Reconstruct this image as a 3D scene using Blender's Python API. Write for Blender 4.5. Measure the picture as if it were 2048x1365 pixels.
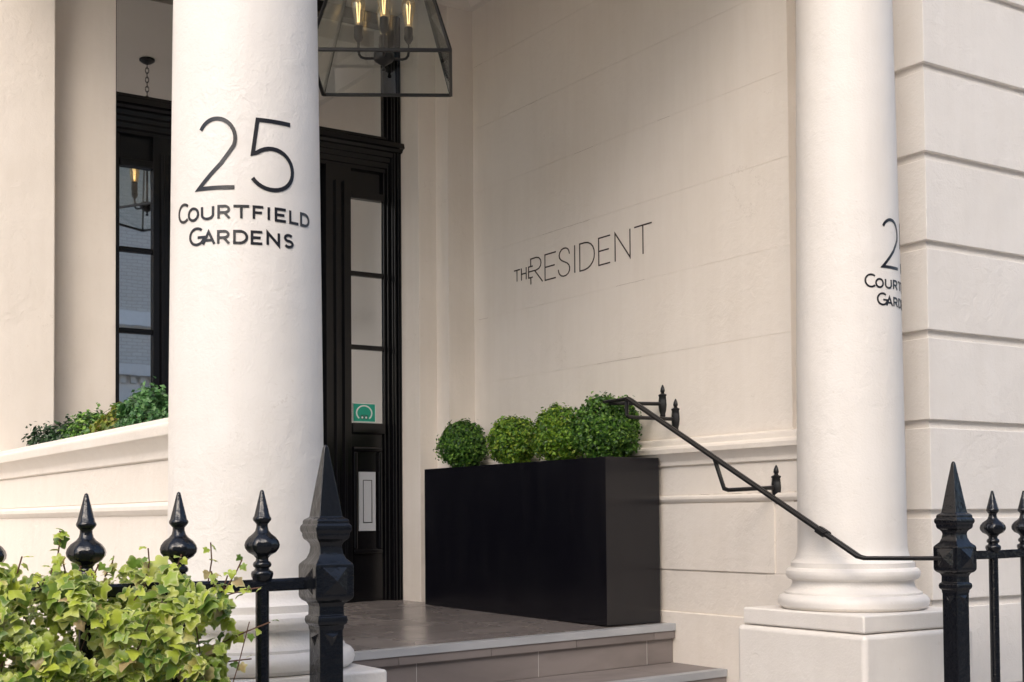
import bpy, bmesh, math, random
from mathutils import Vector, Matrix, noise
R = math.radians
random.seed(7)
for o in list(bpy.data.objects): bpy.data.objects.remove(o)
sc = bpy.context.scene
COL = sc.collection
EYE = 1.40            # camera height above the pavement; scene coordinates below are written relative to eye level

# ------------------------------------------------------------------ camera
YAW, PIT, ROL = R(33.4), R(1.75), R(-.45)
f = Vector((math.sin(YAW)*math.cos(PIT), math.cos(YAW)*math.cos(PIT), math.sin(PIT)))
r = Vector((math.cos(YAW), -math.sin(YAW), 0)); u = r.cross(f)
r2 = math.cos(ROL)*r + math.sin(ROL)*u; u2 = -math.sin(ROL)*r + math.cos(ROL)*u
cd = bpy.data.cameras.new('camera'); cam = bpy.data.objects.new('camera', cd); COL.objects.link(cam)
cam.matrix_world = Matrix(((r2.x, u2.x, -f.x, 0), (r2.y, u2.y, -f.y, 0), (r2.z, u2.z, -f.z, EYE), (0, 0, 0, 1)))
cd.sensor_width = 36; cd.lens = 36*2640/2048; cd.shift_y = .1335; cd.clip_end = 500; cd.clip_start = .05
sc.camera = cam

# ------------------------------------------------------------------ light
SUN = Vector((-.50, -.61, .64)).normalized()
w = bpy.data.worlds.new('World'); sc.world = w; w.use_nodes = True
nt = w.node_tree; nt.nodes.clear()
sky = nt.nodes.new('ShaderNodeTexSky'); sky.sky_type = 'NISHITA'; sky.sun_disc = False
sky.sun_elevation = math.asin(SUN.z); sky.sun_rotation = math.atan2(SUN.x, SUN.y)
sky.air_density = 1.0; sky.dust_density = 3.5; sky.ozone_density = 1.0
bg = nt.nodes.new('ShaderNodeBackground'); bg.inputs[1].default_value = .15
wo = nt.nodes.new('ShaderNodeOutputWorld')
nt.links.new(sky.outputs[0], bg.inputs[0]); nt.links.new(bg.outputs[0], wo.inputs[0])
sl = bpy.data.lights.new('sun', 'SUN'); sl.energy = .75; sl.angle = R(50); sl.color = (1, .965, .925)
so = bpy.data.objects.new('sun', sl); COL.objects.link(so); so.location = (0, -5, 20)
so.rotation_euler = SUN.to_track_quat('Z', 'Y').to_euler()
vs = sc.view_settings; vs.view_transform = 'Standard'; vs.look = 'None'; vs.gamma = 1; vs.exposure = .86
sc.cycles.max_bounces = 10; sc.cycles.diffuse_bounces = 6; sc.cycles.transparent_max_bounces = 12
sc.cycles.use_denoising = True

# ------------------------------------------------------------------ materials
MATS = {}
def mat(name):
    m = bpy.data.materials.new(name); m.use_nodes = True
    n = m.node_tree.nodes; l = m.node_tree.links
    MATS[name] = m
    return m, n, l, n['Principled BSDF']
def noise_node(n, l, scale, detail=4, rough=.55, vec=None, dist=0):
    t = n.new('ShaderNodeTexNoise'); t.inputs['Scale'].default_value = scale
    t.inputs['Detail'].default_value = detail; t.inputs['Roughness'].default_value = rough
    t.inputs['Distortion'].default_value = dist
    if vec: l.new(vec, t.inputs['Vector'])
    return t
def ramp(n, l, src, stops):
    c = n.new('ShaderNodeValToRGB'); e = c.color_ramp.elements
    while len(e) < len(stops): e.new(.5)
    for k, (p, col) in enumerate(stops):
        e[k].position = p; e[k].color = (*col, 1) if len(col) == 3 else col
    l.new(src, c.inputs[0]); return c
def math_node(n, l, op, a, b):
    m = n.new('ShaderNodeMath'); m.operation = op
    for i, v in enumerate((a, b)):
        if isinstance(v, (int, float)): m.inputs[i].default_value = v
        else: l.new(v, m.inputs[i])
    return m.outputs[0]
def bump_chain(n, l, b, items):
    prev = None
    for src, strength, dist in items:
        k = n.new('ShaderNodeBump'); k.inputs['Strength'].default_value = strength; k.inputs['Distance'].default_value = dist
        l.new(src, k.inputs['Height'])
        if prev: l.new(prev, k.inputs['Normal'])
        prev = k.outputs[0]
    l.new(prev, b.inputs['Normal'])
def pos(n): return n.new('ShaderNodeNewGeometry').outputs['Position']

def stucco(name, c0, c1, lump=.5, grain=.5, rough=.55):
    m, n, l, b = mat(name); p = pos(n)
    big = noise_node(n, l, 1.7, 5, .6, p); med = noise_node(n, l, 22, 4, .6, p, .6); fine = noise_node(n, l, 120, 3, .6, p)
    st = n.new('ShaderNodeMapping'); st.inputs['Scale'].default_value = (9, 9, .9); l.new(p, st.inputs[0])
    streak = noise_node(n, l, 1.6, 4, .65, st.outputs[0])
    mix = math_node(n, l, 'ADD', math_node(n, l, 'MULTIPLY', big.outputs[0], .6), math_node(n, l, 'MULTIPLY', streak.outputs[0], .4))
    cr = ramp(n, l, mix, [(.34, c1), (.56, c0)])
    spot = noise_node(n, l, 55, 2, .5, p)
    sp = ramp(n, l, spot.outputs[0], [(.70, (1, 1, 1)), (.80, (.86, .83, .78))])
    mx = n.new('ShaderNodeMix'); mx.data_type = 'RGBA'; mx.blend_type = 'MULTIPLY'; mx.inputs[0].default_value = .5
    l.new(cr.outputs[0], mx.inputs[6]); l.new(sp.outputs[0], mx.inputs[7])
    wv = n.new('ShaderNodeVectorMath'); wv.operation = 'ADD'; wn_ = noise_node(n, l, 7, 4, .7, p); l.new(p, wv.inputs[0])
    ws = n.new('ShaderNodeVectorMath'); ws.operation = 'SCALE'; ws.inputs['Scale'].default_value = .22; l.new(wn_.outputs['Color'], ws.inputs[0]); l.new(ws.outputs[0], wv.inputs[1])
    vo = n.new('ShaderNodeTexVoronoi'); vo.feature = 'DISTANCE_TO_EDGE'; vo.inputs['Scale'].default_value = 1.9; l.new(wv.outputs[0], vo.inputs['Vector'])
    ln = ramp(n, l, vo.outputs['Distance'], [(.0, (1,)*3), (.0035, (0,)*3)])
    mk = ramp(n, l, noise_node(n, l, 2.3, 3, .5, p).outputs[0], [(.60, (0,)*3), (.68, (.30,)*3)])
    m2 = n.new('ShaderNodeMix'); m2.data_type = 'RGBA'; l.new(math_node(n, l, 'MULTIPLY', ln.outputs[0], mk.outputs[0]), m2.inputs[0]); l.new(mx.outputs[2], m2.inputs[6]); m2.inputs[7].default_value = (.40, .34, .28, 1)
    l.new(m2.outputs[2], b.inputs['Base Color'])
    b.inputs['Roughness'].default_value = rough; b.inputs['Specular IOR Level'].default_value = .35
    patch = ramp(n, l, noise_node(n, l, 3.1, 3, .5, p).outputs[0], [(.42, (.25,)*3), (.62, (1,)*3)])
    mh = math_node(n, l, 'MULTIPLY', med.outputs[0], patch.outputs[0])
    bump_chain(n, l, b, [(noise_node(n, l, 4, 3, .5, p).outputs[0], .25, .03), (mh, lump, .012), (fine.outputs[0], grain, .0022)])
    return m
CREAM0, CREAM1 = (.81, .75, .682), (.765, .702, .63)  # warmth of the shaded porch is put into this wall colour
stucco('stucco', CREAM0, CREAM1, .35, .35)
stucco('stucco_column', (.785, .75, .708), (.745, .705, .658), .3, .5, .42)  # same paint as the walls; whiter look of daylight put into the colour
stucco('stucco_rustic', (.785, .75, .708), (.745, .705, .658), .35, .6, .6)  # daylight whiteness in the colour, as on the columns
stucco('ceiling_paint', (.78, .73, .67), (.76, .71, .65), .2, .2)

def gloss_black(name, base, rough, lump=0, scale=45, spec=.5, dist=.003):
    m, n, l, b = mat(name); p = pos(n)
    b.inputs['Base Color'].default_value = (*base, 1); b.inputs['Roughness'].default_value = rough; b.inputs['Specular IOR Level'].default_value = spec
    if lump: bump_chain(n, l, b, [(noise_node(n, l, scale, 4, .6, p).outputs[0], lump, dist)])
    return m
gloss_black('black_iron', (.006, .007, .010), .11, .6, 34, .5, .005)
m = MATS['black_iron']; n = m.node_tree.nodes; l = m.node_tree.links
cr = ramp(n, l, noise_node(n, l, 95, 4, .7, pos(n)).outputs[0], [(.69, (.006, .007, .010)), (.74, (.10, .105, .115))]); l.new(cr.outputs[0], n['Principled BSDF'].inputs['Base Color'])
gloss_black('black_joinery', (.004, .004, .005), .2, 0, 1, .45)
gloss_black('black_planter', (.004, .004, .007), .2, .05, 9, .5)
m = MATS['black_planter']; n = m.node_tree.nodes; l = m.node_tree.links
st = n.new('ShaderNodeMapping'); st.inputs['Scale'].default_value = (6, 6, 1.2); l.new(pos(n), st.inputs[0])
cr = ramp(n, l, noise_node(n, l, 2.2, 6, .7, st.outputs[0]).outputs[0], [(.40, (.004, .004, .007)), (.75, (.009, .009, .012))]); l.new(cr.outputs[0], n['Principled BSDF'].inputs['Base Color'])
gloss_black('lantern_metal', (.018, .018, .019), .45, 0, 1, .4)
gloss_black('rail_black', (.010, .010, .011), .36, .2, 90, .4)
m, n, l, b = mat('letter_paint'); b.inputs['Base Color'].default_value = (.012, .012, .016, 1); b.inputs['Roughness'].default_value = .35
bump_chain(n, l, b, [(noise_node(n, l, 120, 3, .6, pos(n)).outputs[0], .4, .002)])
m, n, l, b = mat('wall_lettering'); b.inputs['Base Color'].default_value = (.03, .018, .012, 1); b.inputs['Roughness'].default_value = .5

m, n, l, b = mat('crack'); b.inputs['Base Color'].default_value = (.30, .24, .19, 1); b.inputs['Roughness'].default_value = .9
def tile_mat(name, cA, cB, rough):
    m, n, l, b = mat(name); p = pos(n)
    oi = n.new('ShaderNodeObjectInfo')
    st = n.new('ShaderNodeMapping'); st.inputs['Scale'].default_value = (.8, 2.4, 2.4); l.new(p, st.inputs[0])
    t = noise_node(n, l, 3, 4, .55, st.outputs[0], .4)
    v = math_node(n, l, 'ADD', math_node(n, l, 'MULTIPLY', t.outputs[0], .75), math_node(n, l, 'MULTIPLY', oi.outputs['Random'], .25))
    cr = ramp(n, l, v, [(.3, cA), (.7, cB)]); l.new(cr.outputs[0], b.inputs['Base Color'])
    rr = ramp(n, l, noise_node(n, l, 2.5, 3, .6, p).outputs[0], [(.3, (rough*.85,)*3), (.75, (rough*1.25,)*3)]); l.new(rr.outputs[0], b.inputs['Roughness'])
tile_mat('floor_tile', (.15, .134, .13), (.24, .215, .208), .26)
tile_mat('riser_tile', (.15, .131, .126), (.24, .212, .204), .5)
tile_mat('nosing', (.31, .325, .35), (.45, .465, .49), .34)
m, n, l, b = mat('grout'); b.inputs['Base Color'].default_value = (.30, .28, .265, 1); b.inputs['Roughness'].default_value = .9
m, n, l, b = mat('pale_grout'); b.inputs['Base Color'].default_value = (.5, .48, .46, 1); b.inputs['Roughness'].default_value = .9
m, n, l, b = mat('paving'); p = pos(n)
cr = ramp(n, l, noise_node(n, l, 6, 6, .6, p).outputs[0], [(.3, (.20, .19, .175)), (.7, (.30, .285, .265))]); l.new(cr.outputs[0], b.inputs['Base Color']); b.inputs['Roughness'].default_value = .85
bump_chain(n, l, b, [(noise_node(n, l, 70, 4, .6, p).outputs[0], .4, .004)])
m, n, l, b = mat('asphalt'); p = pos(n)
cr = ramp(n, l, noise_node(n, l, 90, 5, .7, p).outputs[0], [(.3, (.035, .035, .036)), (.7, (.075, .074, .072))]); l.new(cr.outputs[0], b.inputs['Base Color']); b.inputs['Roughness'].default_value = .9
m, n, l, b = mat('brushed_steel'); b.inputs['Base Color'].default_value = (.60, .63, .68, 1); b.inputs['Metallic'].default_value = .5; b.inputs['Roughness'].default_value = .42
st = n.new('ShaderNodeMapping'); st.inputs['Scale'].default_value = (300, 300, 6); l.new(pos(n), st.inputs[0])
bump_chain(n, l, b, [(noise_node(n, l, 2, 3, .6, st.outputs[0]).outputs[0], .2, .001)])
m, n, l, b = mat('soil'); b.inputs['Base Color'].default_value = (.03, .022, .016, 1); b.inputs['Roughness'].default_value = 1
bump_chain(n, l, b, [(noise_node(n, l, 60, 5, .7, pos(n)).outputs[0], 1, .02)])
m, n, l, b = mat('bark'); b.inputs['Base Color'].default_value = (.13, .065, .04, 1); b.inputs['Roughness'].default_value = .85

def leaf_mat(name, stops, margin=None, transl=.25, rough=.4):
    m, n, l, b = mat(name)
    oi = n.new('ShaderNodeObjectInfo'); ge = n.new('ShaderNodeNewGeometry')
    v = math_node(n, l, 'FRACT', math_node(n, l, 'ADD', oi.outputs['Random'], ge.outputs['Random Per Island']), 0)
    cr = ramp(n, l, v, stops); col = cr.outputs[0]
    if margin:
        at = n.new('ShaderNodeAttribute'); at.attribute_name = 'margin'
        nz = noise_node(n, l, 60, 3, .6, ge.outputs['Position'])
        e = math_node(n, l, 'ADD', at.outputs['Fac'], math_node(n, l, 'MULTIPLY', math_node(n, l, 'SUBTRACT', nz.outputs[0], .5), .7))
        k = ramp(n, l, e, [(.55, (0, 0, 0)), (.92, (1, 1, 1))])
        v2 = math_node(n, l, 'FRACT', math_node(n, l, 'MULTIPLY', v, 7.3), 0)
        kk = math_node(n, l, 'MULTIPLY', k.outputs[0], math_node(n, l, 'MULTIPLY', v2, .75))
        mx = n.new('ShaderNodeMix'); mx.data_type = 'RGBA'; l.new(kk, mx.inputs[0]); l.new(col, mx.inputs[6]); mx.inputs[7].default_value = (*margin, 1)
        col = mx.outputs[2]
    l.new(col, b.inputs['Base Color']); b.inputs['Roughness'].default_value = rough
    tr = n.new('ShaderNodeBsdfTranslucent'); l.new(col, tr.inputs[0])
    ms = n.new('ShaderNodeMixShader'); ms.inputs[0].default_value = transl
    out = n['Material Output']; l.new(b.outputs[0], ms.inputs[1]); l.new(tr.outputs[0], ms.inputs[2]); l.new(ms.outputs[0], out.inputs[0])
leaf_mat('box_dark', [(0, (.02, .065, .013)), (.4, (.055, .15, .022)), (.75, (.12, .27, .035)), (1, (.25, .42, .07))])
leaf_mat('box_light', [(0, (.035, .10, .014)), (.35, (.10, .23, .024)), (.75, (.23, .40, .036)), (1, (.42, .52, .07))])
leaf_mat('box_deep', [(0, (.010, .034, .012)), (.6, (.018, .052, .017)), (1, (.04, .10, .03))])
leaf_mat('box_blue', [(0, (.025, .08, .025)), (.5, (.06, .17, .05)), (1, (.14, .30, .09))])
leaf_mat('box_gold', [(0, (.06, .11, .012)), (.4, (.14, .20, .02)), (.8, (.24, .27, .03)), (1, (.30, .20, .08))])
leaf_mat('ivy_leaf', [(0, (.07, .15, .022)), (.18, (.22, .33, .04)), (.42, (.46, .53, .06)), (.6, (.36, .46, .06)), (.75, (.13, .24, .033)), (.9, (.55, .58, .13)), (.96, (.46, .32, .17)), (1, (.10, .20, .03))], (.66, .66, .32), .2, .36)

m, n, l, b = mat('window_glass')
gl = n.new('ShaderNodeBsdfGlossy'); gl.inputs['Roughness'].default_value = .015; gl.inputs['Color'].default_value = (.86, .88, .9, 1)
tp = n.new('ShaderNodeBsdfTransparent'); tp.inputs['Color'].default_value = (.5, .52, .52, 1)
ms = n.new('ShaderNodeMixShader'); ms.inputs[0].default_value = .80
bp = n.new('ShaderNodeBump'); bp.inputs['Strength'].default_value = .008; bp.inputs['Distance'].default_value = .01
l.new(noise_node(n, l, 5, 2, .5, pos(n)).outputs[0], bp.inputs['Height']); l.new(bp.outputs[0], gl.inputs['Normal'])
l.new(tp.outputs[0], ms.inputs[1]); l.new(gl.outputs[0], ms.inputs[2]); l.new(ms.outputs[0], n['Material Output'].inputs[0]); n.remove(b)
MATS['filmed_glass'] = m.copy(); MATS['filmed_glass'].node_tree.nodes['Glossy BSDF'].inputs['Roughness'].default_value = .16
def thin_glass(name, tint, fac, col=(1, 1, 1)):
    m, n, l, b = mat(name)
    gl = n.new('ShaderNodeBsdfGlossy'); gl.inputs['Roughness'].default_value = .01; gl.inputs['Color'].default_value = (*col, 1)
    tp = n.new('ShaderNodeBsdfTransparent'); tp.inputs['Color'].default_value = (*tint, 1)
    lw = n.new('ShaderNodeLayerWeight'); lw.inputs[0].default_value = .5
    k = math_node(n, l, 'ADD', math_node(n, l, 'MULTIPLY', math_node(n, l, 'POWER', lw.outputs['Facing'], 5), .8), fac)
    ms = n.new('ShaderNodeMixShader'); l.new(k, ms.inputs[0])
    l.new(tp.outputs[0], ms.inputs[1]); l.new(gl.outputs[0], ms.inputs[2]); l.new(ms.outputs[0], n['Material Output'].inputs[0]); n.remove(b)
thin_glass('lantern_glass', (.93, .95, .94), .07)
thin_glass('bulb_glass', (.90, .78, .58), .24, (1, .96, .88))
m, n, l, b = mat('filament'); b.inputs['Base Color'].default_value = (.9, .7, .4, 1); b.inputs['Emission Color'].default_value = (1, .74, .42, 1); b.inputs['Emission Strength'].default_value = 2.2
def plain(name, c, rough=.6, metallic=0):
    m, n, l, b = mat(name); p = pos(n)
    cr = ramp(n, l, noise_node(n, l, 8, 4, .6, p).outputs[0], [(.3, tuple(x*.9 for x in c)), (.7, c)]); l.new(cr.outputs[0], b.inputs['Base Color'])
    b.inputs['Roughness'].default_value = rough; b.inputs['Metallic'].default_value = metallic
plain('sticker_green', (.01, .36, .25), .35); plain('sticker_white', (.75, .82, .80), .4); plain('sticker_dark', (.02, .06, .05), .5)
plain('hall_paint', (.10, .09, .08), .8); plain('white_paint', (.74, .73, .70), .6); plain('grey_paint', (.30, .31, .34), .5)
plain('terracotta_dark', (.06, .06, .065), .7)
m, n, l, b = mat('painted_brick'); p = pos(n)
br = n.new('ShaderNodeTexBrick'); mp = n.new('ShaderNodeMapping'); mp.inputs['Rotation'].default_value = (R(90), 0, 0); l.new(p, mp.inputs[0]); l.new(mp.outputs[0], br.inputs[0])
br.inputs['Scale'].default_value = 1; br.inputs['Brick Width'].default_value = .225; br.inputs['Row Height'].default_value = .075; br.inputs['Mortar Size'].default_value = .008
br.inputs['Color1'].default_value = (.62, .58, .52, 1); br.inputs['Color2'].default_value = (.57, .53, .47, 1); br.inputs['Mortar'].default_value = (.44, .41, .37, 1)
l.new(br.outputs[0], b.inputs['Base Color']); b.inputs['Roughness'].default_value = .85

# ------------------------------------------------------------------ mesh helpers
ORG = {}
def props(o, label=None, cat=None, group=None, kind=None):
    if label: o['label'] = label
    if cat: o['category'] = cat
    if group: o['group'] = group
    if kind: o['kind'] = kind
    return o
def thing(name, loc, label, cat, group=None):
    o = bpy.data.objects.new(name, None); COL.objects.link(o); o.empty_display_size = .1
    o.location = Vector(loc) + Vector((0, 0, EYE)); ORG[o] = Vector(loc)
    return props(o, label, cat, group)
class MB:
    def __init__(s): s.v = []; s.f = []
    def add(s, v, f):
        k = len(s.v); s.v += [Vector(x) for x in v]; s.f += [tuple(i+k for i in q) for q in f]; return s
    def box(s, x0, x1, y0, y1, z0, z1):
        return s.add([(x0,y0,z0),(x1,y0,z0),(x1,y1,z0),(x0,y1,z0),(x0,y0,z1),(x1,y0,z1),(x1,y1,z1),(x0,y1,z1)],
                     [(3,2,1,0),(4,5,6,7),(0,1,5,4),(1,2,6,5),(2,3,7,6),(3,0,4,7)])
    def hexa(s, c): return s.add(c, [(3,2,1,0),(4,5,6,7),(0,1,5,4),(1,2,6,5),(2,3,7,6),(3,0,4,7)])
    def prism(s, prof, axis, a, b):
        n = len(prof)
        def P(p, t): return (t, p[0], p[1]) if axis == 'x' else (p[0], t, p[1]) if axis == 'y' else (p[0], p[1], t)
        return s.add([P(p, a) for p in prof]+[P(p, b) for p in prof], [tuple(range(n))[::-1], tuple(range(n, 2*n))]+[(i, (i+1) % n, n+(i+1) % n, n+i) for i in range(n)])
    def lathe(s, prof, cx, cy, n=32, ph=0, sx=1, sy=1, wob=None):
        v = []
        for (rr, z) in prof:
            for k in range(n):
                a = ph+2*math.pi*k/n; q = rr*(wob(a, z) if wob else 1)
                v.append((cx+q*sx*math.cos(a), cy+q*sy*math.sin(a), z))
        m = len(prof); fs = [(i*n+k, i*n+(k+1) % n, (i+1)*n+(k+1) % n, (i+1)*n+k) for i in range(m-1) for k in range(n)]
        fs += [tuple(range(n))[::-1], tuple((m-1)*n+k for k in range(n))]
        return s.add(v, fs)
    def sweep(s, path, prof, up=(0, 0, 1), cap=True):
        path = [Vector(p) for p in path]; n = len(prof); v = []
        for i, p in enumerate(path):
            a = (path[i]-path[i-1]).normalized() if i else None; b = (path[i+1]-path[i]).normalized() if i < len(path)-1 else None
            t = (a or b) if not (a and b) else (a+b).normalized()
            sc_ = 1/max(.4, t.dot(b or a))
            side = t.cross(Vector(up))
            if side.length < 1e-3: side = t.cross(Vector((1, 0, 0)))
            side.normalize(); upv = side.cross(t)
            v += [p+side*q[0]+upv*q[1]*(sc_ if (a and b) else 1) for q in prof]
        fs = [(i*n+k, i*n+(k+1) % n, (i+1)*n+(k+1) % n, (i+1)*n+k) for i in range(len(path)-1) for k in range(n)]
        if cap: fs += [tuple(range(n))[::-1], tuple((len(path)-1)*n+k for k in range(n))]
        return s.add(v, fs)
    def tube(s, path, rad, n=8):
        return s.sweep(path, [(rad*math.cos(2*math.pi*k/n), rad*math.sin(2*math.pi*k/n)) for k in range(n)])
    def ball(s, c, rx, ry=None, rz=None, n=14, m=8):
        ry = ry or rx; rz = rz or rx
        return s.lathe([(max(1e-4, math.sin(math.pi*i/m)), 0) for i in range(m+1)], 0, 0, n).__class__._fixball(s, c, rx, ry, rz, n, m)
    @staticmethod
    def _fixball(s, c, rx, ry, rz, n, m):
        k = len(s.v)-(m+1)*n
        for i in range(m+1):
            for j in range(n):
                p = s.v[k+i*n+j]; p.x = c[0]+p.x*rx; p.y = c[1]+p.y*ry; p.z = c[2]-rz*math.cos(math.pi*i/m)
        return s
    def mesh(s, name, matname, org=(0, 0, 0), bevel=0, smooth=False, angle=40, segs=2):
        o = Vector(org)
        me = bpy.data.meshes.new(name); me.from_pydata([v-o for v in s.v], [], s.f); me.update()
        bm = bmesh.new(); bm.from_mesh(me)
        bmesh.ops.recalc_face_normals(bm, faces=bm.faces)
        if bevel:
            ed = [e for e in bm.edges if len(e.link_faces) == 2 and e.calc_face_angle(0) > R(25)]
            bmesh.ops.bevel(bm, geom=ed, offset=bevel, segments=segs, profile=.5, affect='EDGES', clamp_overlap=True)
        bm.to_mesh(me); bm.free()
        if smooth or bevel:
            me.polygons.foreach_set('use_smooth', [True]*len(me.polygons)); me.set_sharp_from_angle(angle=R(angle))
        me.materials.append(MATS[matname]); return me
    def build(s, name, matname, parent=None, bevel=0, smooth=False, angle=40, label=None, cat=None, group=None, kind=None, org=None, segs=2):
        g = ORG[parent] if parent else Vector(org or (0, 0, 0))
        o = bpy.data.objects.new(name, s.mesh(name, matname, g, bevel, smooth, angle, segs)); COL.objects.link(o)
        if bevel: wn = o.modifiers.new('weighted_normals', 'WEIGHTED_NORMAL'); wn.keep_sharp = True; wn.weight = 100
        if parent: o.parent = parent
        else: o.location = g+Vector((0, 0, EYE))
        ORG[o] = g
        return props(o, label, cat, group, kind)
def bx(name, m, parent, *a, bevel=0, **k): return MB().box(*a).build(name, m, parent, bevel=bevel, **k)
def rail_profile(w_, h_): return [(-w_/2, -h_/2), (w_/2, -h_/2), (w_/2, h_/2), (-w_/2, h_/2)]

# ------------------------------------------------------------------ ground
bx('ground', 'paving', None, -120, 120, -120, 120, -EYE-.35, -EYE-.20, kind='structure')
MB().box(-60, 60, -11.2, -1.6, -EYE-.196, -EYE-.10).build('road', 'asphalt', kind='structure')
pav = MB().box(-60, 60, -1.45, 3.4, -EYE-.19, -EYE).build('pavement', 'paving', kind='structure')
MB().box(-60, 60, -1.597, -1.453, -EYE-.19, -EYE+.004).build('kerb', 'paving', kind='structure', bevel=.012)
MB().box(-60, 60, -14.4, -11.203, -EYE-.19, -EYE-.0).build('far_pavement', 'paving', kind='structure')

# ------------------------------------------------------------------ the house
house = thing('town_house', (2.7, 3.5, -EYE), 'cream stucco town house with columned porch and black entrance', 'house')
XW = 4.0                                   # face of the porch's right-hand wall
CEIL = 3.05
# --- right porch wall: core, scored courses, dado, bead, panels, skirting
pw = MB().box(4.0020, 4.35, 3.94, 7.0, -EYE, 3.4).build('porch_wall', 'stucco', house)
bx('wall_return', 'stucco', house, 4.05, 4.37, 3.80, 3.938, -EYE, 3.4)
lines = [.37, .770, 1.137, 1.51, 1.876, 2.245, 2.61, 3.05]
for a, b_ in zip(lines[:-1], lines[1:]):
    bx('wall_course', 'stucco', pw, XW, 4.01, 3.941, 6.449, a+.0008, b_-.0008)
def pr(lst, x0): return [(x0-p, z) for p, z in lst]
DADO = [(-.01, .366), (0, .362), (.026, .355), (.030, .345), (.030, .328), (.045, .322), (.050, .312), (.048, .291), (.040, .286), (.026, .272), (.017, .258), (.014, .250), (.014, .237), (.006, .232), (-.01, .230)]
MB().prism(pr([(-.055 if p < -.005 else p, z) for p, z in DADO], XW), 'y', 3.86, 6.449).build('dado_moulding', 'stucco', pw, bevel=.002)
bx('wall_course', 'stucco', pw, XW, 4.06, 3.86, 6.449, .100, .2305, bevel=.002)
BEAD = [(-.01, .1), (.010, .098), (.016, .090), (.017, .080), (.012, .070), (.005, .064), (-.01, .060)]
MB().prism(pr([(-.055 if p < -.005 else p, z) for p, z in BEAD], XW), 'y', 3.86, 6.449).build('bead_moulding', 'stucco', pw, bevel=.0015)
bx('wall_panel', 'stucco', pw, XW-.006, 4.01, 4.05, 6.449, -.2440, .0595, bevel=.005)
bx('wall_panel', 'stucco', pw, XW, 4.06, 3.86, 4.040, -.2440, .0595, bevel=.004)
bx('wall_course', 'stucco', pw, XW, 4.06, 3.86, 6.449, -.434, -.2500, bevel=.004)
bx('skirting', 'stucco', pw, XW-.012, 4.01, 3.90, 6.449, -EYE, -.4385, bevel=.006)
# --- lettering on the wall: THE RESIDENT
LET = [
 [(6.027,1.359),(5.971,1.359)],[(5.999,1.357),(5.999,1.297)],
 [(5.956,1.362),(5.956,1.296)],[(5.909,1.362),(5.909,1.296)],[(5.956,1.330),(5.909,1.330)],
 [(5.846,1.358),(5.886,1.358),(5.886,1.298),(5.846,1.298)],[(5.886,1.331),(5.811,1.331)],
 [(5.865,1.361),(5.865,1.398),(5.812,1.399),(5.788,1.394),(5.772,1.380),(5.767,1.365),(5.772,1.348),(5.788,1.336),(5.811,1.331)],[(5.865,1.297),(5.865,1.261)],[(5.827,1.330),(5.753,1.261)],
 [(5.630,1.398),(5.730,1.398),(5.730,1.262),(5.632,1.262)],[(5.729,1.331),(5.641,1.331)],
 [(5.508,1.367),(5.513,1.384),(5.524,1.396),(5.540,1.402),(5.561,1.403),(5.580,1.398),(5.594,1.386),(5.600,1.372),(5.596,1.357),(5.583,1.346),(5.566,1.337),(5.546,1.329),(5.528,1.321),(5.513,1.309),(5.507,1.296),(5.509,1.280),(5.521,1.266),(5.540,1.259),(5.560,1.258),(5.580,1.262),(5.596,1.272),(5.605,1.284),(5.608,1.298)],
 [(5.462,1.402),(5.462,1.260)],
 [(5.418,1.261),(5.418,1.400),(5.376,1.400),(5.348,1.396),(5.325,1.386),(5.307,1.370),(5.296,1.350),(5.294,1.330),(5.297,1.310),(5.309,1.291),(5.327,1.276),(5.350,1.266),(5.378,1.261),(5.418,1.261)],
 [(5.164,1.400),(5.258,1.400),(5.258,1.264),(5.166,1.264)],[(5.257,1.334),(5.175,1.334)],
 [(5.124,1.261),(5.124,1.401),(5.006,1.263),(5.006,1.402)],
 [(4.972,1.401),(4.840,1.401)],[(4.907,1.400),(4.907,1.262)]]
def stroke(mb, pts, wd, surf, thick=.0016):
    """flat ribbon of constant width along pts (u,v), mitred, laid on surf(u,v,h)"""
    P = [Vector(p) for p in pts]; closed = (P[0]-P[-1]).length < 1e-5; n = len(P); L = []; Rr = []
    for i in range(n):
        a = P[i]-P[i-1] if i else (P[0]-P[-2] if closed else None); b = P[i+1]-P[i] if i < n-1 else (P[1]-P[0] if closed else None)
        a = a.normalized() if a else None; b = b.normalized() if b else None
        if a and b:
            t = (a+b).normalized() if (a+b).length > 1e-4 else a; k = 1/max(.35, t.dot(a))
        else: t = a or b; k = 1
        nn = Vector((-t.y, t.x))*wd/2*k
        L.append(P[i]+nn); Rr.append(P[i]-nn)
    v = []
    for q, w_ in zip(L, Rr): v += [surf(q.x, q.y, 0), surf(w_.x, w_.y, 0), surf(w_.x, w_.y, thick), surf(q.x, q.y, thick)]
    fs = []
    for i in range(n-1):
        for k in range(4): fs.append((i*4+k, i*4+(k+1) % 4, i*4+4+(k+1) % 4, i*4+4+k))
    fs += [(0, 1, 2, 3), tuple((n-1)*4+k for k in (3, 2, 1, 0))]
    mb.add(v, fs)
random.seed(3); ck = MB()
for z_, ya, yb in ((2.245, 6.02, 5.79), (2.61, 6.43, 6.34), (1.51, 5.75, 5.33), (.77, 5.28, 4.93), (1.876, 4.79, 4.70), (1.876, 5.46, 5.30), (1.137, 5.12, 4.90), (1.137, 6.40, 6.30), (.0985, 4.60, 4.02), (-.247, 4.72, 4.10)):
    n_ = max(4, int(abs(ya-yb)/.03)); stroke_pts = [(ya+(yb-ya)*i/n_, z_+random.uniform(-.0012, .0012)) for i in range(n_+1)]
    CRK = globals().setdefault('CRACKS', []); CRK.append(stroke_pts)
lt = MB()
for s_ in LET: stroke(lt, s_, .0068, lambda a, z, h: (XW-.0004-h, a, z))
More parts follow.
